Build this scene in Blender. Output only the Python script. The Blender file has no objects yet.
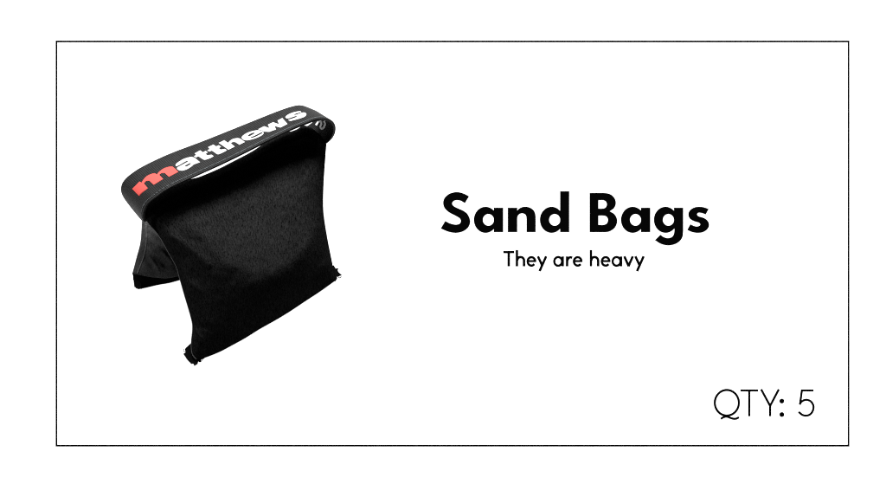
# A black saddle sand bag lying on a large printed white sheet, photographed
# from straight above with a long lens.  One design unit is 2 mm; design
# coordinates are x to the right, y towards the bottom of the sheet, z up.
import bpy, bmesh, math, random
from mathutils import Vector, noise
from mathutils.geometry import delaunay_2d_cdt
from mathutils.bvhtree import BVHTree

random.seed(7)
S = 0.002
CX, CY = 443.0, 242.0
FOCAL = 100.0
H = 886.0 * FOCAL / 36.0            # camera height in design units

scene = bpy.context.scene
col = scene.collection


def P(x, y, z=0.0):
    """design point seen at (x, y) when it stands z above the sheet -> metres"""
    k = (H - z) / H
    return Vector(((x - CX) * k * S, (CY - y) * k * S, z * S))


# ------------------------------------------------------------------ materials
def nodes_of(name):
    m = bpy.data.materials.new(name)
    m.use_nodes = True
    nt = m.node_tree
    return m, nt, nt.nodes['Principled BSDF']


def set_in(b, **kw):
    for k, v in kw.items():
        k = k.replace('_', ' ')
        if k in b.inputs:
            b.inputs[k].default_value = v


def mat_paper(name, c, rough=0.75):
    m, nt, b = nodes_of(name)
    n = nt.nodes.new('ShaderNodeTexNoise'); n.inputs['Scale'].default_value = 60
    r = nt.nodes.new('ShaderNodeMapRange')
    r.inputs['To Min'].default_value = c * 0.985; r.inputs['To Max'].default_value = c
    nt.links.new(n.outputs['Fac'], r.inputs['Value'])
    nt.links.new(r.outputs['Result'], b.inputs['Base Color'])
    set_in(b, Roughness=rough, Specular_IOR_Level=0.0)
    # thin white stock that passes light from the lamp added below
    tr = nt.nodes.new('ShaderNodeBsdfTranslucent')
    nt.links.new(r.outputs['Result'], tr.inputs['Color'])
    ms = nt.nodes.new('ShaderNodeMixShader'); ms.inputs['Fac'].default_value = 0.8
    nt.links.new(b.outputs['BSDF'], ms.inputs[1]); nt.links.new(tr.outputs['BSDF'], ms.inputs[2])
    nt.links.new(ms.outputs['Shader'], nt.nodes['Material Output'].inputs['Surface'])
    return m


def mat_ink(name, rgb, spec=0.05):
    m, nt, b = nodes_of(name)
    n = nt.nodes.new('ShaderNodeTexNoise'); n.inputs['Scale'].default_value = 400
    mx = nt.nodes.new('ShaderNodeMix'); mx.data_type = 'RGBA'
    mx.inputs['A'].default_value = (*[v * 0.92 for v in rgb], 1)
    mx.inputs['B'].default_value = (*rgb, 1)
    nt.links.new(n.outputs['Fac'], mx.inputs['Factor'])
    nt.links.new(mx.outputs['Result'], b.inputs['Base Color'])
    set_in(b, Roughness=0.8, Specular_IOR_Level=spec)
    return m


def mat_fabric(name, lo, hi, sx, sy, bump=0.5, sheen=0.0, spec=0.1, rough=0.8, rib=0.0, ribscale=1.0):
    """woven cloth: UVs are in design units, grain stretched along the threads"""
    m, nt, b = nodes_of(name)
    L = nt.links.new
    uv = nt.nodes.new('ShaderNodeUVMap'); uv.uv_map = 'UVMap'
    mp = nt.nodes.new('ShaderNodeMapping'); mp.inputs['Scale'].default_value = (sx, sy, 1)
    L(uv.outputs['UV'], mp.inputs['Vector'])
    n1 = nt.nodes.new('ShaderNodeTexNoise'); n1.inputs['Scale'].default_value = 1.0
    n1.inputs['Detail'].default_value = 3.0; n1.inputs['Roughness'].default_value = 0.65
    L(mp.outputs['Vector'], n1.inputs['Vector'])
    n2 = nt.nodes.new('ShaderNodeTexNoise'); n2.inputs['Scale'].default_value = 0.05
    n2.inputs['Detail'].default_value = 4.0
    L(uv.outputs['UV'], n2.inputs['Vector'])
    r1 = nt.nodes.new('ShaderNodeMapRange')
    r1.inputs['From Min'].default_value = 0.36; r1.inputs['From Max'].default_value = 0.66
    mp2 = nt.nodes.new('ShaderNodeMapping'); mp2.inputs['Scale'].default_value = (sx * .8, sy * .3, 1)
    L(uv.outputs['UV'], mp2.inputs['Vector'])
    n3 = nt.nodes.new('ShaderNodeTexNoise'); n3.inputs['Scale'].default_value = 1.0; n3.inputs['Detail'].default_value = 2.0
    L(mp2.outputs['Vector'], n3.inputs['Vector'])
    m3 = nt.nodes.new('ShaderNodeMix'); m3.data_type = 'FLOAT'; m3.inputs['Factor'].default_value = 0.42
    L(n1.outputs['Fac'], m3.inputs['A']); L(n3.outputs['Fac'], m3.inputs['B'])
    L(m3.outputs['Result'], r1.inputs['Value'])
    r2 = nt.nodes.new('ShaderNodeMapRange')
    r2.inputs['From Min'].default_value = 0.3; r2.inputs['From Max'].default_value = 0.7
    r2.inputs['To Min'].default_value = 0.8; r2.inputs['To Max'].default_value = 1.1
    L(n2.outputs['Fac'], r2.inputs['Value'])
    hgt = r1.outputs['Result']
    if rib:
        w = nt.nodes.new('ShaderNodeTexWave'); w.bands_direction = 'X'
        w.inputs['Scale'].default_value = ribscale
        w.inputs['Distortion'].default_value = 0.6
        w.inputs['Detail'].default_value = 1.0
        L(uv.outputs['UV'], w.inputs['Vector'])
        mm = nt.nodes.new('ShaderNodeMix'); mm.data_type = 'FLOAT'
        mm.inputs['Factor'].default_value = rib
        L(hgt, mm.inputs['A']); L(w.outputs['Fac'], mm.inputs['B'])
        hgt = mm.outputs['Result']
    c = nt.nodes.new('ShaderNodeMapRange')
    c.inputs['To Min'].default_value = lo; c.inputs['To Max'].default_value = hi
    L(hgt, c.inputs['Value'])
    mu = nt.nodes.new('ShaderNodeMath'); mu.operation = 'MULTIPLY'
    L(c.outputs['Result'], mu.inputs[0]); L(r2.outputs['Result'], mu.inputs[1])
    L(mu.outputs['Value'], b.inputs['Base Color'])
    bp = nt.nodes.new('ShaderNodeBump'); bp.inputs['Strength'].default_value = bump
    bp.inputs['Distance'].default_value = 0.001
    L(hgt, bp.inputs['Height']); L(bp.outputs['Normal'], b.inputs['Normal'])
    set_in(b, Roughness=rough, Specular_IOR_Level=spec, Sheen_Weight=sheen, Sheen_Roughness=0.4)
    return m


M_PAPER = mat_paper('white_paper', 0.86)
M_TABLE = mat_paper('white_surface', 0.86)
M_INK = mat_ink('black_ink', (0.0006, 0.0006, 0.0006), 0.0)
M_RED = mat_ink('red_print', (0.36, 0.050, 0.043))
M_WHITE = mat_ink('white_print', (0.27, 0.27, 0.27))
M_CLOTH = mat_fabric('black_canvas', 0.0003, 0.0104, 0.95, 0.5, bump=0.6, sheen=0.0, spec=0.0, rough=0.9)
M_REAR = mat_fabric('black_canvas_rear_lit', 0.015, 0.044, 0.8, 0.5, bump=0.35, sheen=0.0, spec=0.0, rough=0.9)  # rear canvas colour lightened to stand in for light from the left
M_WEB = mat_fabric('black_webbing', 0.004, 0.0165, 0.5, 0.7, bump=0.6, spec=0.05, rough=0.6, rib=0.6, ribscale=0.16)
M_PIPE = mat_fabric('black_piping', 0.022, 0.055, 0.9, 0.9, bump=0.2, spec=0.25, rough=0.5)
M_HEM = mat_fabric('black_hem', 0.001, 0.003, 0.9, 0.9, bump=0.3, spec=0.0, rough=0.9)
M_THREAD = mat_ink('grey_thread', (0.045, 0.05, 0.052), 0.3)


# ------------------------------------------------------------------ helpers
def link(name, bm, mat, parent=None, smooth=True):
    me = bpy.data.meshes.new(name)
    bm.normal_update(); bm.to_mesh(me); bm.free()
    o = bpy.data.objects.new(name, me)
    col.objects.link(o)
    o.data.materials.append(mat)
    if smooth:
        for p in me.polygons:
            p.use_smooth = True
    if parent:
        o.parent = parent
    return o


def cat(pts, n=8, closed=False):
    """Catmull-Rom through points of any dimension"""
    pts = [Vector(p) for p in pts]
    out = []
    N = len(pts)
    segs = N if closed else N - 1
    for i in range(segs):
        p1, p2 = pts[i % N], pts[(i + 1) % N]
        p0 = pts[(i - 1) % N] if (closed or i > 0) else p1 + (p1 - p2)
        p3 = pts[(i + 2) % N] if (closed or i < N - 2) else p2 + (p2 - p1)
        for k in range(n):
            t = k / n
            out.append(0.5 * ((2 * p1) + (p2 - p0) * t + (2 * p0 - 5 * p1 + 4 * p2 - p3) * t * t
                              + (3 * p1 - p0 - 3 * p2 + p3) * t ** 3))
    if not closed:
        out.append(pts[-1])
    return out


def resample(pts, n):
    d = [0.0]
    for a, b in zip(pts, pts[1:]):
        d.append(d[-1] + (b - a).length)
    out, j = [], 0
    for i in range(n):
        t = d[-1] * i / (n - 1)
        while j < len(d) - 2 and d[j + 1] < t:
            j += 1
        f = 0 if d[j + 1] == d[j] else (t - d[j]) / (d[j + 1] - d[j])
        out.append(pts[j].lerp(pts[j + 1], min(max(f, 0), 1)))
    return out


def smooth01(t):
    t = min(max(t, 0.0), 1.0)
    return t * t * (3 - 2 * t)


def interp(tab, x):
    for (a, fa), (b, fb) in zip(tab, tab[1:]):
        if x <= b:
            return fa + (fb - fa) * (x - a) / (b - a)
    return tab[-1][1]


def interp_s(tab, x):
    """monotone-ish smooth table lookup: average of nearby linear lookups"""
    return sum(interp(tab, min(max(x + d, tab[0][0]), tab[-1][0])) for d in (-.14, -.09, -.045, 0, .045, .09, .14)) / 7


def seg_dist(x, y, ax, ay, bx, by):
    vx, vy = bx - ax, by - ay
    L2 = vx * vx + vy * vy
    t = ((x - ax) * vx + (y - ay) * vy) / L2
    tc = min(max(t, 0), 1)
    dx, dy = x - ax - tc * vx, y - ay - tc * vy
    return math.hypot(dx, dy), t


def coons(top, bottom, left, right, nu, nv):
    T, B = resample(cat(top), nu), resample(cat(bottom), nu)
    L, R = resample(cat(left), nv), resample(cat(right), nv)
    g = []
    for j in range(nv):
        v = j / (nv - 1)
        row = []
        for i in range(nu):
            u = i / (nu - 1)
            p = (T[i] * (1 - v) + B[i] * v + L[j] * (1 - u) + R[j] * u
                 - (T[0] * (1 - u) * (1 - v) + T[-1] * u * (1 - v) + B[0] * (1 - u) * v + B[-1] * u * v))
            row.append(p)
        g.append(row)
    return g


def pillow(name, grid, ztop, zbot, mat, parent, usize, vsize):
    """closed soft shape: an upper and a lower skin that meet along the seam"""
    bm = bmesh.new()
    uvl = bm.loops.layers.uv.new('UVMap')
    nv, nu = len(grid), len(grid[0])
    up, lo, uvs = [], [], {}
    for j in range(nv):
        v = j / (nv - 1)
        ru, rl = [], []
        for i in range(nu):
            u = i / (nu - 1)
            p = grid[j][i]
            a = bm.verts.new(P(p.x, p.y, ztop(u, v, p.x, p.y)))
            edge = i in (0, nu - 1) or j in (0, nv - 1)
            b = a if edge else bm.verts.new(P(p.x, p.y, zbot(u, v, p.x, p.y)))
            uvs[a] = uvs[b] = (u * usize, (1 - v) * vsize)
            ru.append(a); rl.append(b)
        up.append(ru); lo.append(rl)
    for j in range(nv - 1):
        for i in range(nu - 1):
            f = bm.faces.new((up[j + 1][i], up[j + 1][i + 1], up[j][i + 1], up[j][i]))
            q = [lo[j][i], lo[j][i + 1], lo[j + 1][i + 1], lo[j + 1][i]]
            if not set(q) == set(f.verts):
                bm.faces.new(q)
    for f in bm.faces:
        for l in f.loops:
            l[uvl].uv = uvs[l.vert]
    return link(name, bm, mat, parent)


def tube(name, pts, r, mat, parent, ring=8):
    """pts: design points (x, y, z)"""
    pts = [P(*p) for p in pts]
    bm = bmesh.new()
    uvl = bm.loops.layers.uv.new('UVMap')
    rings = []
    for i, p in enumerate(pts):
        t = (pts[min(i + 1, len(pts) - 1)] - pts[max(i - 1, 0)]).normalized()
        a = t.cross(Vector((0, 0, 1)))
        if a.length < 1e-4:
            a = Vector((1, 0, 0))
        a.normalize(); b = a.cross(t)
        rr = r(i / (len(pts) - 1)) if callable(r) else r
        rings.append([bm.verts.new(p + (a * math.cos(k * 2 * math.pi / ring) + b * math.sin(k * 2 * math.pi / ring)) * rr * S)
                      for k in range(ring)])
    for i in range(len(rings) - 1):
        for k in range(ring):
            f = bm.faces.new((rings[i][k], rings[i][(k + 1) % ring], rings[i + 1][(k + 1) % ring], rings[i + 1][k]))
            for l, q in zip(f.loops, ((i, k), (i, k + 1), (i + 1, k + 1), (i + 1, k))):
                l[uvl].uv = q
    bm.faces.new(rings[0][::-1]); bm.faces.new(rings[-1])
    return link(name, bm, mat, parent)


# ------------------------------------------------------------------ lettering
def outline(pts, ox=0, oy=0, sc=1.0, n=7):
    """closed outline; points with a third entry are corners, others are smooth"""
    N = len(pts)
    q = [Vector((ox + p[0] / sc, oy + p[1] / sc)) for p in pts]
    corners = [i for i in range(N) if len(pts[i]) > 2]
    if not corners:
        return cat(q, n, closed=True)
    out = []
    for a, b in zip(corners, corners[1:] + [corners[0] + N]):
        run = [q[i % N] for i in range(a, b + 1)]
        out += [run[0]] if len(run) == 2 else cat(run, n)[:-1]
    return out


def ellipse(cx, cy, rx, ry, ox=0, oy=0, sc=1.0, n=64):
    return [Vector((ox + (cx + rx * math.cos(2 * math.pi * k / n)) / sc,
                    oy + (cy + ry * math.sin(2 * math.pi * k / n)) / sc)) for k in range(n)]


def rect(x0, y0, x1, y1, ox=0, oy=0, sc=1.0):
    return [Vector((ox + x / sc, oy + y / sc)) for x, y in ((x0, y0), (x1, y0), (x1, y1), (x0, y1))]


def stroke(pts, w, ox=0, oy=0, sc=1.0, smooth=False):
    """outline of a pen stroke with square-cut ends"""
    q = [Vector((ox + p[0] / sc, oy + p[1] / sc)) for p in pts]
    if smooth:
        q = cat(q, 8)
    h = w / sc / 2
    left, right = [], []
    for i, p in enumerate(q):
        d1 = (q[i] - q[i - 1]).normalized() if i > 0 else (q[1] - q[0]).normalized()
        d2 = (q[i + 1] - q[i]).normalized() if i < len(q) - 1 else d1
        n1, n2 = Vector((-d1.y, d1.x)), Vector((-d2.y, d2.x))
        m = (n1 + n2).normalized()
        k = h / max(m.dot(n1), 0.5)
        left.append(p + m * k); right.append(p - m * k)
    return left + right[::-1]


def inside(pt, loops):
    c = False
    for lp in loops:
        j = len(lp) - 1
        for i in range(len(lp)):
            a, b = lp[i], lp[j]
            if (a.y > pt.y) != (b.y > pt.y) and pt.x < (b.x - a.x) * (pt.y - a.y) / (b.y - a.y) + a.x:
                c = not c
            j = i
    return c


def spread(loop, d):
    """ink gain: move an outline outwards by d"""
    q = [p for i, p in enumerate(loop) if (p - loop[i - 1]).length > 1e-5]
    area = sum(q[i - 1].x * q[i].y - q[i].x * q[i - 1].y for i in range(len(q)))
    sg = 1 if area > 0 else -1
    out = []
    for i, p in enumerate(q):
        e1, e2 = (p - q[i - 1]).normalized(), (q[(i + 1) % len(q)] - p).normalized()
        n1, n2 = Vector((e1.y, -e1.x)), Vector((e2.y, -e2.x))
        m = n1 + n2
        m = m.normalized() if m.length > 1e-6 else n1
        out.append(p + m * (sg * d / max(m.dot(n1), 0.6)))
    return out


GAIN = 0.2


def fill(bm, loops, place, step=None):
    """triangulate a shape (outer loop and holes, even-odd) onto a surface"""
    vs, es = [], []
    for lp in loops:
        n0 = len(vs)
        vs += lp
        es += [(n0 + i, n0 + (i + 1) % len(lp)) for i in range(len(lp))]
    if step:
        x0, x1 = min(v.x for v in vs), max(v.x for v in vs)
        y0, y1 = min(v.y for v in vs), max(v.y for v in vs)
        y = y0 + step / 2
        while y < y1:
            x = x0 + step / 2
            while x < x1:
                p = Vector((x, y))
                if inside(p, loops):
                    vs.append(p)
                x += step
            y += step
    rv, re, rf = delaunay_2d_cdt(vs, es, [], 1, 1e-5)[:3]
    bvs = [None] * len(rv)
    for f in rf:
        c = sum((rv[i] for i in f), Vector((0, 0))) / len(f)
        if not inside(c, loops):
            continue
        for i in f:
            if bvs[i] is None:
                bvs[i] = bm.verts.new(place(rv[i]))
        fv = [bvs[i] for i in f]
        try:
            nf = bm.faces.new(fv)
        except ValueError:
            continue
        nf.normal_update()
        if nf.normal.z < 0:
            nf.normal_flip()


_lvl = [0]


def printed(name, shapes, parent, mat=None, gain=GAIN):
    bm = bmesh.new()
    for k, loops in enumerate(shapes):
        z = 0.25 + 0.025 * (k % 6)
        fill(bm, [spread(lp, gain if i == 0 else -gain) for i, lp in enumerate(loops)], lambda v: P(v.x, v.y, z))
    return link(name, bm, mat or M_INK, parent, smooth=False)


# ------------------------------------------------------------------ the surface
SX0, SX1, SY0, SY1 = -90, 976, -80, 564       # extent of the printed sheet
R = 3000
bm = bmesh.new()
xs, ys = [CX - R, SX0, SX1, CX + R], [CY - R, SY0, SY1, CY + R]
gv = [[bm.verts.new(P(x, y, 0)) for x in xs] for y in ys]
for j in range(3):
    for i in range(3):
        if (i, j) != (1, 1):                    # opening so the lamp added below reaches the sheet
            bm.faces.new((gv[j + 1][i], gv[j + 1][i + 1], gv[j][i + 1], gv[j][i]))
table = link('ground', bm, M_TABLE)
table['kind'] = 'structure'

sheet = bpy.data.objects.new('printed_sheet', None)
col.objects.link(sheet)
sheet['label'] = 'large white printed sheet with thin black frame and the words Sand Bags'
sheet['category'] = 'sign'

bm = bmesh.new()
x0, x1, y0, y1 = SX0, SX1, SY0, SY1
nx, ny = 44, 26
top = [[bm.verts.new(P(x0 + (x1 - x0) * i / nx, y0 + (y1 - y0) * j / ny, 0)) for i in range(nx + 1)] for j in range(ny + 1)]
for j in range(ny):
    for i in range(nx):
        bm.faces.new((top[j + 1][i], top[j + 1][i + 1], top[j][i + 1], top[j][i]))
link('paper', bm, M_PAPER, sheet, smooth=False)

# thin frame line: four strips that butt at the corners
W = 0.71
L_, R_, T_, B_ = 56.5, 848.5, 41.5, 445.5
printed('frame_line', [
    [rect(L_ - W, T_ - W, R_ + W, T_ + W)],
    [rect(L_ - W, B_ - W, R_ + W, B_ + W)],
    [rect(L_ - W, T_ + W, L_ + W, B_ - W)],
    [rect(R_ - W, T_ + W, R_ + W, B_ - W)]], sheet)

# heading
k7 = 8.071
c = 1   # corner flag
o1, o2, o3, o4 = (435, 185, k7), (505, 185, k7), (580, 185, k7), (645, 185, k7)
head = []
head.append([outline([(273, 92, c), (241, 145, c), (210, 127), (178, 121), (150, 128), (137, 150), (150, 171), (187, 191), (230, 210),
                      (263, 238), (283, 290), (271, 335), (237, 367), (195, 382), (150, 384), (100, 373), (48, 350, c), (83, 292, c), (120, 311),
                      (163, 321), (198, 314), (210, 290), (198, 266), (163, 245), (115, 220), (80, 187), (67, 145), (79, 105),
                      (112, 75), (148, 62), (185, 59), (230, 70)], *o1)])


def bowl(cx, hx, o):
    return [ellipse(cx, 281, 93, 104, *o), ellipse(hx, 281.5, 46, 48.5, *o)]


head.append(bowl(408, 431, o1)); head.append([rect(476, 185, 549, 379, *o1)])
head.append([rect(24, 185, 97.5, 379, *o2)])
head.append([outline([(96, 215, c), (108, 198), (130, 183), (160, 177), (195, 182), (225, 200), (241, 226), (246, 258, c), (246, 379, c), (175, 379, c),
                      (175, 275, c), (172, 250), (160, 234), (137, 227), (114, 235), (101, 252), (96, 277, c)], *o2)])
head.append(bowl(376, 401, o2)); head.append([rect(446, 52, 517, 379, *o2)])
head.append([outline([(79, 66, c), (195, 66), (245, 77), (277, 106), (288, 145), (275, 184), (238, 212, c), (274, 234), (294, 264),
                      (299, 297), (284, 338), (250, 367), (205, 379), (79, 379, c)], *o3),
             outline([(147, 121, c), (183, 121), (208, 131), (218, 156), (208, 182), (183, 192), (147, 192, c)], *o3),
             outline([(147, 246, c), (190, 246), (218, 257), (227, 284), (217, 311), (190, 323), (147, 323, c)], *o3)])
head.append(bowl(425, 448, o3)); head.append([rect(493, 185, 566, 379, *o3)])
head.append(bowl(166, 189, o4))
head.append([outline([(235, 185, c), (307, 185, c), (307, 375, c), (301, 418), (278, 453), (238, 477), (185, 486), (130, 474), (82, 445, c),
                      (124, 403, c), (150, 421), (185, 430), (216, 421), (232, 402), (238, 375), (238, 345, c)], *o4)])
head.append([outline([(512, 195, c), (489, 236, c), (463, 226), (438, 222), (424, 227), (419, 239), (432, 254), (466, 264), (500, 284),
                      (516, 318), (505, 352), (470, 378), (425, 385), (380, 378), (343, 362, c), (366, 318, c), (394, 331), (418, 336), (440, 330),
                      (447, 316), (434, 302), (400, 292), (365, 272), (351, 240), (362, 208), (395, 184), (437, 177), (478, 182)], *o4)])
cut = [0, 7, len(head)]
for a, b in zip(cut, cut[1:]):
    printed('heading_word', head[a:b], sheet)

# subtitle
k16 = 16.14
a1, a2, a3 = (500, 245, k16), (550, 245, k16), (600, 245, k16)
SW = 35


def arc_pts(cx, cy, rx, ry, d0, d1, n=28):
    return [(cx + rx * math.cos(math.radians(d0 + (d1 - d0) * k / n)), cy - ry * math.sin(math.radians(d0 + (d1 - d0) * k / n))) for k in range(n + 1)]


def letter_h(x, o):
    return [[rect(x - 17, 82, x + 17, 341, *o)],
            [stroke([(x + 6, 245), (x + 17, 214), (x + 40, 197), (x + 72, 196), (x + 97, 209), (x + 112, 233), (x + 115, 262), (x + 115, 341)], SW, *o, smooth=True)]]


def letter_e(cx, o):
    return [[stroke(arc_pts(cx, 264, 61, 68, 4, 318), SW - 2, *o)], [rect(cx - 58, 245, cx + 75, 273, *o)]]


def letter_a(cx, o):
    return [[ellipse(cx, 264, 79, 86, *o), ellipse(cx, 264, 47, 53, *o)], [rect(cx + 55, 187, cx + 90, 341, *o)]]


def letter_y(x, o):
    return [[stroke([(x, 184), (x + 66, 325)], SW, *o)], [stroke([(x + 131, 184), (x + 27, 418)], SW, *o)]]


sub = [[rect(57, 97, 227, 130, *a1)], [rect(123, 113, 159, 341, *a1)]]
sub += letter_h(273, a1) + letter_e(507, a1) + letter_y(613, a1)
sub += letter_a(132, a2) + [[rect(259, 187, 293, 341, *a2)],
                            [stroke([(280, 250), (292, 222), (310, 204), (332, 198), (356, 204)], SW - 2, *a2, smooth=True)]]
sub += letter_e(447, a2) + letter_h(661, a2)
sub += letter_e(91, a3) + letter_a(267, a3)
sub += [[stroke([(394, 184), (462, 341)], SW, *a3)], [stroke([(528, 184), (460, 341)], SW, *a3)]]
sub += letter_y(572, a3)
cut = [0, 8, 14, len(sub)]
for a, b in zip(cut, cut[1:]):
    printed('subtitle_word', sub[a:b], sheet, gain=.26)

# quantity line
k10 = 10.755
b1, b2 = (710, 380, k10), (765, 380, k10)
qty = [[ellipse(181, 243.5, 138.5, 147, *b1), ellipse(181, 243.5, 120, 128, *b1)],
       [stroke([(118, 416), (143, 400), (178, 392), (215, 404), (252, 415), (285, 413), (309, 400)], 18, *b1, smooth=True)],
       [rect(330, 102, 515, 120, *b1)], [rect(412.5, 111, 431.5, 386, *b1)],
       [stroke([(-40, 101), (57, 281)], 19, *b2)], [stroke([(147, 101), (53, 281)], 19, *b2)], [rect(45, 270, 64.5, 386, *b2)],
       [ellipse(181, 225, 23, 23, *b2)], [ellipse(181, 370, 23, 23, *b2)],
       [rect(388, 102, 520, 120, *b2)], [stroke([(397, 108), (376, 262)], 18, *b2)],
       [stroke([(374, 256), (395, 230), (424, 215), (458, 213), (495, 231), (518, 268), (521, 305), (505, 347), (476, 373), (440, 382),
                (402, 373), (363, 343)], 18, *b2, smooth=True)]]
printed('quantity_word', qty[:9], sheet, gain=.30)
printed('quantity_digit', qty[9:], sheet, gain=.30)

# ------------------------------------------------------------------ the sand bag
bag = bpy.data.objects.new('sand_bag', None)
bag.location = P(240, 240, 0)
col.objects.link(bag)
bag['label'] = 'black canvas saddle sand bag with webbing carry handle on the white sheet'
bag['category'] = 'sand bag'

RIDGE = [(143.8, 218), (144.6, 209), (148.5, 202), (155, 196), (165, 189.7), (175, 185.4), (183, 182.0), (192, 178.7), (200, 176.6), (218, 169.0), (235, 160.4), (252, 151.4), (266, 142.2),
         (276, 137.0), (285, 132.6), (291, 131.4), (297, 129.2), (304, 125.5), (313, 129), (321, 136), (326.5, 144)]
LEFT = [(143.8, 218), (149.8, 225), (158.5, 235), (168, 251.5), (176, 266), (179.5, 277.5), (184.5, 295), (191.2, 318), (192.6, 328),
        (191.2, 343), (192.2, 354), (196, 359.2)]
BOTTOM = [(196, 359.2), (204.7, 357.8), (219.5, 352), (231, 346), (245, 338.3), (260, 329), (276, 320), (290, 311.5), (305, 301.5), (321, 291), (335.6, 280.5)]
RIGHT = [(326.5, 144), (325.4, 158), (323.6, 185), (323.3, 210), (327, 236), (332.5, 264), (335.6, 280.5)]
front_grid = coons(RIDGE, BOTTOM, LEFT, RIGHT, 200, 170)

VC = [(0, .16), (.1, .28), (.2, .42), (.38, .63), (.55, .74), (.75, .75), (.9, .66), (1, .5)]
ZR = 74.0


def edge_z(u, v):
    a = 66 * (1 - v) ** 1.1 + 7
    return a - 8 * u * (1 - v)


def side(u):
    q = abs(2 * u - 1)
    return max(0.0, 1 - q ** 3.6) ** 0.55


FOLDS = [  # soft creases: start, end, width, height
    (150, 217, 208, 264, 5.0, 4.2), (165, 229, 200, 243, 4.0, -1.5), (160, 214, 210, 236, 9, 2.5), (170, 256, 205, 284, 5, -2.2), (176, 266, 196, 276, 2.2, 1.1),
    (180, 276, 200, 290, 2.2, 1.0), (184, 292, 204, 300, 2.5, -1.0), (192, 325, 204, 341, 1.8, 2.6), (190, 322, 214, 330, 3.0, -1.6),
    (190, 322, 200, 338, 1.6, 1.5), (196, 352, 216, 334, 4, 2.0), (204, 352, 236, 318, 6, -2.0), (318, 150, 300, 200, 7, 2.0), (322, 215, 300, 262, 6, 2.4),
    (330, 262, 306, 280, 4, 2.0), (333, 272, 300, 292, 4, -1.6), (256, 326, 262, 300, 5, 1.5), (282, 312, 278, 290, 5, -1.4),
    (222, 200, 232, 266, 9, 2.0), (248, 190, 256, 262, 8, -1.6), (275, 180, 281, 250, 9, 1.8), (298, 172, 300, 240, 8, -1.4), (190, 214, 214, 250, 8, 1.8)]


def folds(x, y, tab):
    z = 0.0
    for ax, ay, bx, by, w, h in tab:
        d, t = seg_dist(x, y, ax, ay, bx, by)
        z += h * math.exp(-(d / w) ** 2) * math.exp(-max(0, abs(t - .5) - .35) ** 2 * 12)
    return z


def front_top(u, v, x, y):
    vr, ez, sd = 0.115, edge_z(u, v), side(u)
    vc = interp_s(VC, u)
    zc = ZR + 42 * math.sin(math.pi * (0.08 + 0.84 * u)) ** 0.9
    roll_end = min(1.0, math.sin(math.pi * min(max(u, 0), 1)) * 5)
    if v < vr:
        w = v / vr
        z = 66 - 8 * u + (10 + 10 * roll_end) * math.sqrt(max(0, 1 - (1 - min(w / .5, 1)) ** 2)) - 8 * smooth01((w - .55) / .45)
        if v == 0:
            z = edge_z(u, 0)
        s2 = max(sd, 0.0) ** 0.5
        return ez + (z - ez) * s2
    z0 = 66 - 8 * u + (10 + 10 * roll_end) - 8
    vcc = max(vc, vr + .06)
    if v < vcc:
        t = (v - vr) / (vcc - vr)
        z = z0 + (zc - z0) * (0.55 * t + 0.45 * smooth01(t) - .18 * t * t * t * t) / 0.82
    else:
        w = (v - vcc) / (1 - vcc)
        z = ez + (zc - ez) * max(0, 1 - (0.22 * w + 0.78 * w * w)) ** 0.82
    fade = min(1, (1 - v) * 8, u * 16, (1 - u) * 16)
    z = ez + (z - ez) * sd
    z += (folds(x, y, FOLDS) + 2.0 * noise.noise((x / 24, y / 24, 1.3)) + 0.8 * noise.noise((x / 9, y / 9, 4.1))) * max(fade, 0)
    # small gathers along the bottom hem and the side seams
    z += 0.9 * math.sin(x * .8 + 2 * noise.noise((x / 12, 0, 0))) * math.exp(-((1 - v) / .05) ** 2) * min(1, (1 - v) * 60)
    return z


def front_bot(u, v, x, y):
    e = edge_z(u, v)
    return e - 5 * side(u) * min(1, math.sin(math.pi * v) * 2)


front = pillow('front_pouch', front_grid, front_top, front_bot, M_CLOTH, bag, 200, 190)
front['label'] = 'plump front pouch of plain black canvas facing the viewer'

# seam cord down the left side of the front pouch
LE = resample(cat(LEFT), 90)
tube('seam_cord', [(p.x + .3, p.y, edge_z(0, i / 89) + .4) for i, p in enumerate(LE)][4:], lambda t: .75 if t < .75 else .75 - .9 * (t - .75), M_PIPE, front)

# rear pouch, folded underneath
R_TOP = [(142.6, 220), (160, 212), (200, 194), (260, 168), (312, 150)]
R_LEFT = [(142.6, 220), (141, 242), (137, 258), (132.8, 274)]
R_BOT = [(132.8, 274), (155, 277.6), (179, 276), (240, 254), (300, 228)]
R_RIGHT = [(312, 150), (310, 185), (300, 228)]
rear_grid = coons(R_TOP, R_BOT, R_LEFT, R_RIGHT, 150, 80)
RFOLDS = [(147, 236, 172, 262, 1.8, 1.9), (148, 246, 170, 272, 1.9, -1.1), (147, 252, 160, 272, 1.6, 1.9), (150, 230, 176, 250, 2.0, 1.8),
          (150, 228, 160, 238, 2.0, -1.1), (146, 258, 156, 274, 1.4, -0.9), (142, 264, 150, 275, 1.3, 1.4), (160, 266, 178, 274, 2, 1.3)]


def rear_edge(u, v):
    return 12 + 12 * (1 - v) ** 1.2 - 4 * u


def rear_top(u, v, x, y):
    q = abs(2 * u - 1)
    b = max(0, 1 - q ** 9) ** 0.6 * max(0, 1 - abs(2 * v - 1) ** 4) ** 0.6
    f = min(1, u * 14, (1 - v) * 6, v * 6)
    return rear_edge(u, v) + 13 * b + (folds(x, y, RFOLDS) + .7 * noise.noise((x / 7, y / 7, 9.2))) * max(f, 0)


def rear_bot(u, v, x, y):
    q = abs(2 * u - 1)
    b = max(0, 1 - q ** 6) ** 0.6 * max(0, 1 - abs(2 * v - 1) ** 4) ** 0.6
    return rear_edge(u, v) * (1 - b) + 0.5 * b


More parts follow.
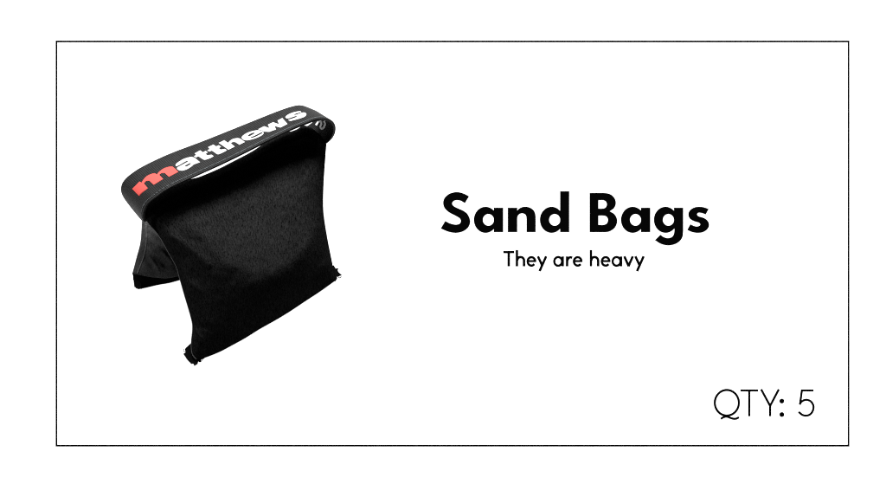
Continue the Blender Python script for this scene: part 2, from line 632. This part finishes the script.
rear = pillow('rear_pouch', rear_grid, rear_top, rear_bot, M_REAR, bag, 200, 90)
rear['label'] = 'wrinkled rear pouch folded under the front one'
RE = resample(cat([(146.2, 224), (146.6, 242), (143.8, 257), (137.4, 273)]), 40)


def rear_z_at(x, y):
    best = min(((p - Vector((x, y))).length_squared, i, j) for j, row in enumerate(rear_grid) for i, p in enumerate(row))
    nj, ni = len(rear_grid) - 1, len(rear_grid[0]) - 1
    return rear_top(best[1] / ni, best[2] / nj, x, y)


tube('seam_cord', [(p.x, p.y, rear_z_at(p.x, p.y) + .25) for p in RE], .75, M_PIPE, rear)
tube('seam_cord', [(p.x, p.y, rear_edge(0, i / 39) + .3) for i, p in enumerate(resample(cat(R_LEFT), 40))], .7, M_PIPE, rear)

# dark hem hanging from the rear pouch's lower edge to the sheet
bm = bmesh.new(); uvl = bm.loops.layers.uv.new('UVMap')
ha = resample(cat([(132.6, 273.2), (155, 277.0), (179, 275.2), (240, 253.5), (298, 228)]), 60)
hb = resample(cat([(134.2, 286), (136, 288.3), (140, 289), (158, 285), (179, 280.4), (240, 260), (298, 236)]), 60)
rows = []
for t in range(7):
    s = t / 6
    rows.append([(p.lerp(q, s), rear_edge(i / 59, 1) * (1 - s) ** .8 + .8 + .9 * math.sin(i * .55) * s * (1 - s) * 4) for i, (p, q) in enumerate(zip(ha, hb))])
vt = [[bm.verts.new(P(p.x, p.y, z)) for p, z in row] for row in rows]
vb = [[bm.verts.new(P(p.x, p.y, max(z - 1.6, .1)) + Vector((0, .0, 0))) for p, z in row] for row in rows]
for a in range(6):
    for i in range(59):
        bm.faces.new((vt[a + 1][i], vt[a + 1][i + 1], vt[a][i + 1], vt[a][i]))
        bm.faces.new((vb[a][i], vb[a][i + 1], vb[a + 1][i + 1], vb[a + 1][i]))
for a in range(6):
    bm.faces.new((vt[a][0], vb[a][0], vb[a + 1][0], vt[a + 1][0]))
    bm.faces.new((vt[a + 1][59], vb[a + 1][59], vb[a][59], vt[a][59]))
for i in range(59):
    bm.faces.new((vt[6][i], vb[6][i], vb[6][i + 1], vt[6][i + 1]))
    bm.faces.new((vt[0][i + 1], vb[0][i + 1], vb[0][i], vt[0][i]))
link('hem', bm, M_HEM, rear)


# ragged webbing ends at the lower corners
def ragged(name, poly, z0, z1, parent, threads):
    bm = bmesh.new()
    loop = [Vector(p) for p in poly]
    cx = sum(p.x for p in loop) / len(loop); cy = sum(p.y for p in loop) / len(loop)
    fill(bm, [loop], lambda v: P(v.x, v.y, z1 + .5 * noise.noise((v.x / 3, v.y / 3, 0))), step=2.0)
    ext = bmesh.ops.extrude_face_region(bm, geom=bm.faces[:])
    for v in [g for g in ext['geom'] if isinstance(g, bmesh.types.BMVert)]:
        v.co.z = z0 * S
    bmesh.ops.recalc_face_normals(bm, faces=bm.faces[:])
    bm.loops.layers.uv.new('UVMap')
    t = link(name, bm, M_HEM, parent, smooth=False)
    return t


tab1 = ragged('corner_tab', [(186, 347.5), (191.5, 342.5), (198, 347), (206, 356.5), (203.6, 358.8), (201, 359.6), (200.4, 362), (198, 361.2), (197.2, 364), (194.4, 366),
                      (193.2, 363.6), (191.2, 364), (189.8, 362.4), (188, 360.6), (186.4, 358.6), (184.8, 356), (183.2, 353.8), (185.4, 352.4), (184.8, 349)], .6, 5, bag, None)
tab2 = ragged('corner_tab', [(331, 266), (333.5, 265.2), (335.4, 268.4), (338.3, 268.2), (337.4, 270.2), (338.2, 272), (341.8, 275.2), (338.8, 276.4), (336.8, 276.6),
                      (336.9, 278.8), (335.2, 281.4), (331, 281)], .6, 6, bag, None)
tab3 = ragged('corner_tab', [(131.9, 273), (135.5, 273.5), (141, 284), (141, 289), (139, 288.2), (137.8, 289.2), (136.2, 287.4), (134.2, 287), (134.6, 282), (133, 279.5), (133.2, 276)], .5, 9, rear, None)

# a few loose threads at the frayed ends
M_TAN = mat_ink('tan_thread', (0.05, 0.042, 0.026), 0.1)
for par, pts in ((tab1, [(197, 360, 4), (199.5, 361.8, 4.4), (201.2, 361.2, 3.6), (203.2, 358.6, 4)]), (tab1, [(194.8, 362, 4.6), (196.6, 364.4, 4), (197.6, 362.4, 3)]),
                 (tab1, [(185, 352, 4), (183.6, 350.8, 3.4), (183.9, 348.6, 2.6)]), (tab2, [(337, 276, 4), (339.6, 277.8, 3.6), (341.4, 276.6, 3)])):
    tube('loose_thread', cat(pts, 6), .3, M_TAN if par is tab1 and pts[0][0] > 190 else M_HEM, par, ring=6)

# ------------------------------------------------------------------ carry handle
ST = [((142.6, 221.8, 44), (144.2, 222.2, 66)), ((131.5, 208.5, 56), (142.9, 217, 82)), ((123.2, 197, 68), (143.4, 212, 94)), ((120.9, 189, 80), (146.2, 205.4, 104)),
      ((123.6, 181, 90), (149.6, 201.6, 108)), ((132.5, 172.8, 96), (156.0, 196.6, 112)), ((146, 164.7, 99), (169, 187.8, 115)),
      ((170, 153.6, 100), (194, 176.2, 117)), ((205, 140.3, 100), (228, 160.4, 118)), ((245, 124.3, 99), (266, 141.2, 117)),
      ((275, 112.3, 97), (291, 129, 115)), ((291, 106.8, 94), (306, 122.8, 113)), ((301, 105.3, 90), (317, 118.8, 111)),
      ((312, 109, 84), (327, 118.6, 106)), ((319, 112.6, 74), (333, 121.6, 97)), ((320, 116, 64), (335.6, 127.5, 86)),
      ((316, 121, 55), (334, 135.6, 74)), ((308, 127, 48), (327.5, 143, 62)), ((295, 133, 44), (315, 150, 54))]
NA = 12
Bc, Fc = cat([s[0] for s in ST], NA), cat([s[1] for s in ST], NA)
NW = 26
TH = 2.6
strap_len = [0.0]
for i in range(1, len(Bc)):
    m0 = (Bc[i - 1] + Fc[i - 1]) / 2; m1 = (Bc[i] + Fc[i]) / 2
    strap_len.append(strap_len[-1] + (m1 - m0).length)


def strap_pt(i, t):
    p = Bc[i].lerp(Fc[i], t)
    # woven edges are a touch thicker, and the web sags a little
    p = p.copy(); p.z += 1.0 * math.sin(math.pi * t) + .35 * noise.noise((p.x / 15, p.y / 15, 2.0))
    return p


top_pts = [[P(*strap_pt(i, k / NW)) for k in range(NW + 1)] for i in range(len(Bc))]
bm = bmesh.new(); uvl = bm.loops.layers.uv.new('UVMap')
nI = len(top_pts)
nrm = []
for i in range(nI):
    row = []
    for k in range(NW + 1):
        du = top_pts[min(i + 1, nI - 1)][k] - top_pts[max(i - 1, 0)][k]
        dv = top_pts[i][min(k + 1, NW)] - top_pts[i][max(k - 1, 0)]
        n_ = dv.cross(du)
        row.append(n_.normalized() if n_.length > 1e-12 else Vector((0, 0, 1)))
    nrm.append(row)
VT = [[bm.verts.new(top_pts[i][k]) for k in range(NW + 1)] for i in range(nI)]
VB = [[bm.verts.new(top_pts[i][k] - nrm[i][k] * TH * S) for k in range(NW + 1)] for i in range(nI)]
uvs = {}
for i in range(nI):
    for k in range(NW + 1):
        uvs[VT[i][k]] = uvs[VB[i][k]] = (strap_len[i], k / NW * 33)
for i in range(nI - 1):
    for k in range(NW):
        bm.faces.new((VT[i][k], VT[i][k + 1], VT[i + 1][k + 1], VT[i + 1][k]))
        bm.faces.new((VB[i + 1][k], VB[i + 1][k + 1], VB[i][k + 1], VB[i][k]))
    bm.faces.new((VT[i + 1][0], VB[i + 1][0], VB[i][0], VT[i][0]))
    bm.faces.new((VT[i][NW], VB[i][NW], VB[i + 1][NW], VT[i + 1][NW]))
for k in range(NW):
    bm.faces.new((VT[0][k], VB[0][k], VB[0][k + 1], VT[0][k + 1]))
    bm.faces.new((VT[-1][k + 1], VB[-1][k + 1], VB[-1][k], VT[-1][k]))
bmesh.ops.recalc_face_normals(bm, faces=bm.faces[:])
for f in bm.faces:
    for l in f.loops:
        l[uvl].uv = uvs[l.vert]
for e in bm.edges:
    if len(e.link_faces) == 2 and e.calc_face_angle(0) > .9:
        e.smooth = False
strap_tree = BVHTree.FromBMesh(bm)
strap = link('carry_handle', bm, M_WEB, bag)
strap['label'] = 'flat black webbing carry handle arching over the fold'

CAM = Vector((0, 0, H * S))


def on_strap(v, lift=0.5):
    tgt = P(v.x, v.y, 0)
    d = (tgt - CAM).normalized()
    hit, n_, idx, dist = strap_tree.ray_cast(CAM, d)
    if hit is None:
        return P(v.x, v.y, 90)
    if n_.dot(d) > 0:
        n_ = -n_
    return hit + n_ * lift * S


def web_print(name, shapes, mat, lift=0.35):
    bm = bmesh.new()
    for j, loops in enumerate(shapes):
        fill(bm, loops, lambda v: on_strap(v, lift + .03 * j), step=1.5)
    return link(name, bm, mat, strap)


km = (130, 160, 11.52)
red = web_print('red_letter', [[outline([(28, 332, c), (112, 249, c), (138, 262, c), (150, 236), (192, 190), (240, 165), (285, 156), (312, 169, c), (332, 143), (380, 105),
                                 (430, 85), (480, 77), (507, 90), (557, 138, c), (450, 195, c), (400, 150, c), (365, 152), (338, 173, c), (383, 221, c), (275, 287, c), (224, 238, c),
                                 (187, 244), (162, 272, c), (207, 325, c), (107, 414, c)], *km, n=4)]], M_RED)
ka, kt, ke = (170, 140, 14.235), (204, 130, 14.235), (236, 115, 14.235)
ks = (270, 102, 10.083)
wh = []
wh.append([outline([(82, 378, c), (86, 345), (130, 310), (200, 270), (280, 247), (330, 248), (362, 263), (430, 320, c), (340, 352, c), (310, 378), (270, 405), (225, 427),
                    (170, 440), (125, 432), (102, 412), (104, 392, c), (180, 352), (252, 312), (246, 300), (205, 318), (130, 362)], *ka, n=4),
           outline([(215, 372), (248, 350), (288, 331), (298, 340), (270, 362), (232, 381)], *ka, n=4)])
T1 = [(352, 195, c), (430, 150, c), (470, 178, c), (509, 158, c), (539, 178, c), (510, 200, c), (534, 219), (594, 212, c), (624, 233, c), (584, 258), (514, 283), (480, 283),
      (445, 262), (405, 235, c), (372, 252, c), (342, 235, c), (375, 215, c)]
wh.append([outline(T1, *ka, n=4)])
T2 = [(58, 248, c), (135, 212, c), (175, 237, c), (212, 220, c), (245, 242, c), (216, 263, c), (240, 281), (300, 272, c), (330, 292, c), (280, 320), (215, 348), (185, 345),
      (150, 322), (112, 298, c), (78, 312, c), (48, 292, c), (82, 275, c)]
wh.append([outline(T2, *kt, n=4)])
wh.append([outline([(210, 188, c), (290, 150, c), (345, 186, c), (375, 155), (420, 130), (480, 120), (522, 131), (585, 176, c), (505, 214, c), (455, 181, c), (430, 175),
                    (403, 179), (385, 196, c), (440, 240, c), (350, 285, c)], *kt, n=4)])
wh.append([outline([(82, 325), (110, 290), (170, 255), (250, 230), (320, 222), (370, 234), (396, 260), (375, 290), (310, 325), (230, 352), (160, 365), (110, 358)], *ke, n=4),
           outline([(170, 300), (200, 275), (245, 257), (268, 264), (235, 286), (190, 308)], *ke, n=4),
           outline([(212, 322), (270, 298), (340, 262), (372, 250), (382, 258), (330, 290), (270, 318), (225, 330)], *ke, n=4)])
wh.append([outline([(258.2, 129.6, c), (264.2, 126.6, c), (269.6, 128.4, c), (268.0, 125.0, c), (273.2, 122.6, c), (279.2, 124.6, c), (277.6, 120.9, c),
                    (282.4, 118.4, c), (287.6, 124.4, c), (280.5, 128.0, c), (274.6, 126.4, c), (276.2, 129.8, c), (269.4, 132.3, c), (264, 132.0, c)])])
wh.append([outline([(158, 152), (185, 130), (240, 108), (300, 98), (318, 107, c), (268, 120), (242, 131), (262, 134), (320, 113), (352, 112), (368, 128),
                    (352, 152), (300, 172), (240, 188), (205, 195), (183, 184, c), (240, 167), (272, 153), (258, 147), (225, 158), (185, 170), (162, 166)], *ks, n=4)])
web_print('white_lettering', wh, M_WHITE)
web_print('inner_letter', [[stroke([(548, 190), (558, 222), (542, 262), (520, 268), (510, 250), (520, 220), (514, 196), (490, 202), (466, 234)], 19, *ks, smooth=True)]],
          mat_ink('brightened_white_print', (0.8, 0.8, 0.8)))  # print colour raised to make up for the handle's shade on it

# stitching along the front edge of the handle
bm = bmesh.new()
i = 2
while i < NA * 13:
    a, b = i, i + 2
    t = .945
    for q0, q1 in ((a, b),):
        p0, p1 = top_pts[q0][int(t * NW)], top_pts[q1][int(t * NW)]
        d = p1 - p0
        if d.length < .5 * S:
            i += 3
            continue
        nn = nrm[q0][int(t * NW)]
        if nn.z < 0:
            nn = -nn
        w = d.normalized().cross(nn) * .32 * S
        lo_, hi_ = nn * .1 * S, nn * .55 * S
        ring0 = [bm.verts.new(p0 + w + lo_), bm.verts.new(p0 + w * .7 + hi_), bm.verts.new(p0 - w * .7 + hi_), bm.verts.new(p0 - w + lo_)]
        ring1 = [bm.verts.new(p1 + w + lo_), bm.verts.new(p1 + w * .7 + hi_), bm.verts.new(p1 - w * .7 + hi_), bm.verts.new(p1 - w + lo_)]
        for k in range(4):
            bm.faces.new((ring0[k], ring0[(k + 1) % 4], ring1[(k + 1) % 4], ring1[k]))
        bm.faces.new(ring0[::-1]); bm.faces.new(ring1)
    i += 3 if i < NA * 6 else 2
    if i > NA * 6:
        i += 0
bmesh.ops.recalc_face_normals(bm, faces=bm.faces[:])
link('stitching', bm, M_THREAD, strap)

# keep world places while the bag's empty sits at its base
inv = bag.location.copy()
for ch in bag.children:
    ch.location = -inv

# ------------------------------------------------------------------ lamps
w = bpy.data.worlds.new('World'); scene.world = w; w.use_nodes = True
w.node_tree.nodes['Background'].inputs['Color'].default_value = (1, 1, 1, 1)
w.node_tree.nodes['Background'].inputs['Strength'].default_value = 0.05


def area(name, loc, target, size, power, shape='DISK'):
    l = bpy.data.lights.new(name, 'AREA'); l.shape = shape; l.size = size; l.energy = power
    o = bpy.data.objects.new(name, l); col.objects.link(o)
    o.location = loc
    o.rotation_euler = (Vector(target) - Vector(loc)).to_track_quat('-Z', 'Y').to_euler()
    return o


area('added_sheet_backlight', (0, 0, -0.7), (0, 0, 1), 9.0, 400, 'SQUARE')  # added lamp below: keeps the sheet pure white and drowns the bag's shadow
area('key_lamp', (-0.1, 3.9, 3.9), (-0.4, 0.1, 0.1), 1.7, 1500)
area('side_lamp', (-4.5, -0.2, 2.4), (-0.4, 0.0, 0.1), 0.8, 110)

# ------------------------------------------------------------------ camera
cd = bpy.data.cameras.new('Camera'); cam = bpy.data.objects.new('Camera', cd); col.objects.link(cam)
cam.location = CAM
cd.lens = FOCAL; cd.sensor_width = 36.0; cd.sensor_fit = 'HORIZONTAL'
cd.clip_start = 0.05; cd.clip_end = 100
scene.camera = cam

scene.view_settings.view_transform = 'Standard'
scene.view_settings.look = 'None'
scene.view_settings.exposure = 0
scene.view_settings.gamma = 1
scene.cycles.use_denoising = False
scene.cycles.pixel_filter_type = 'BLACKMAN_HARRIS'
scene.cycles.filter_width = 1.15
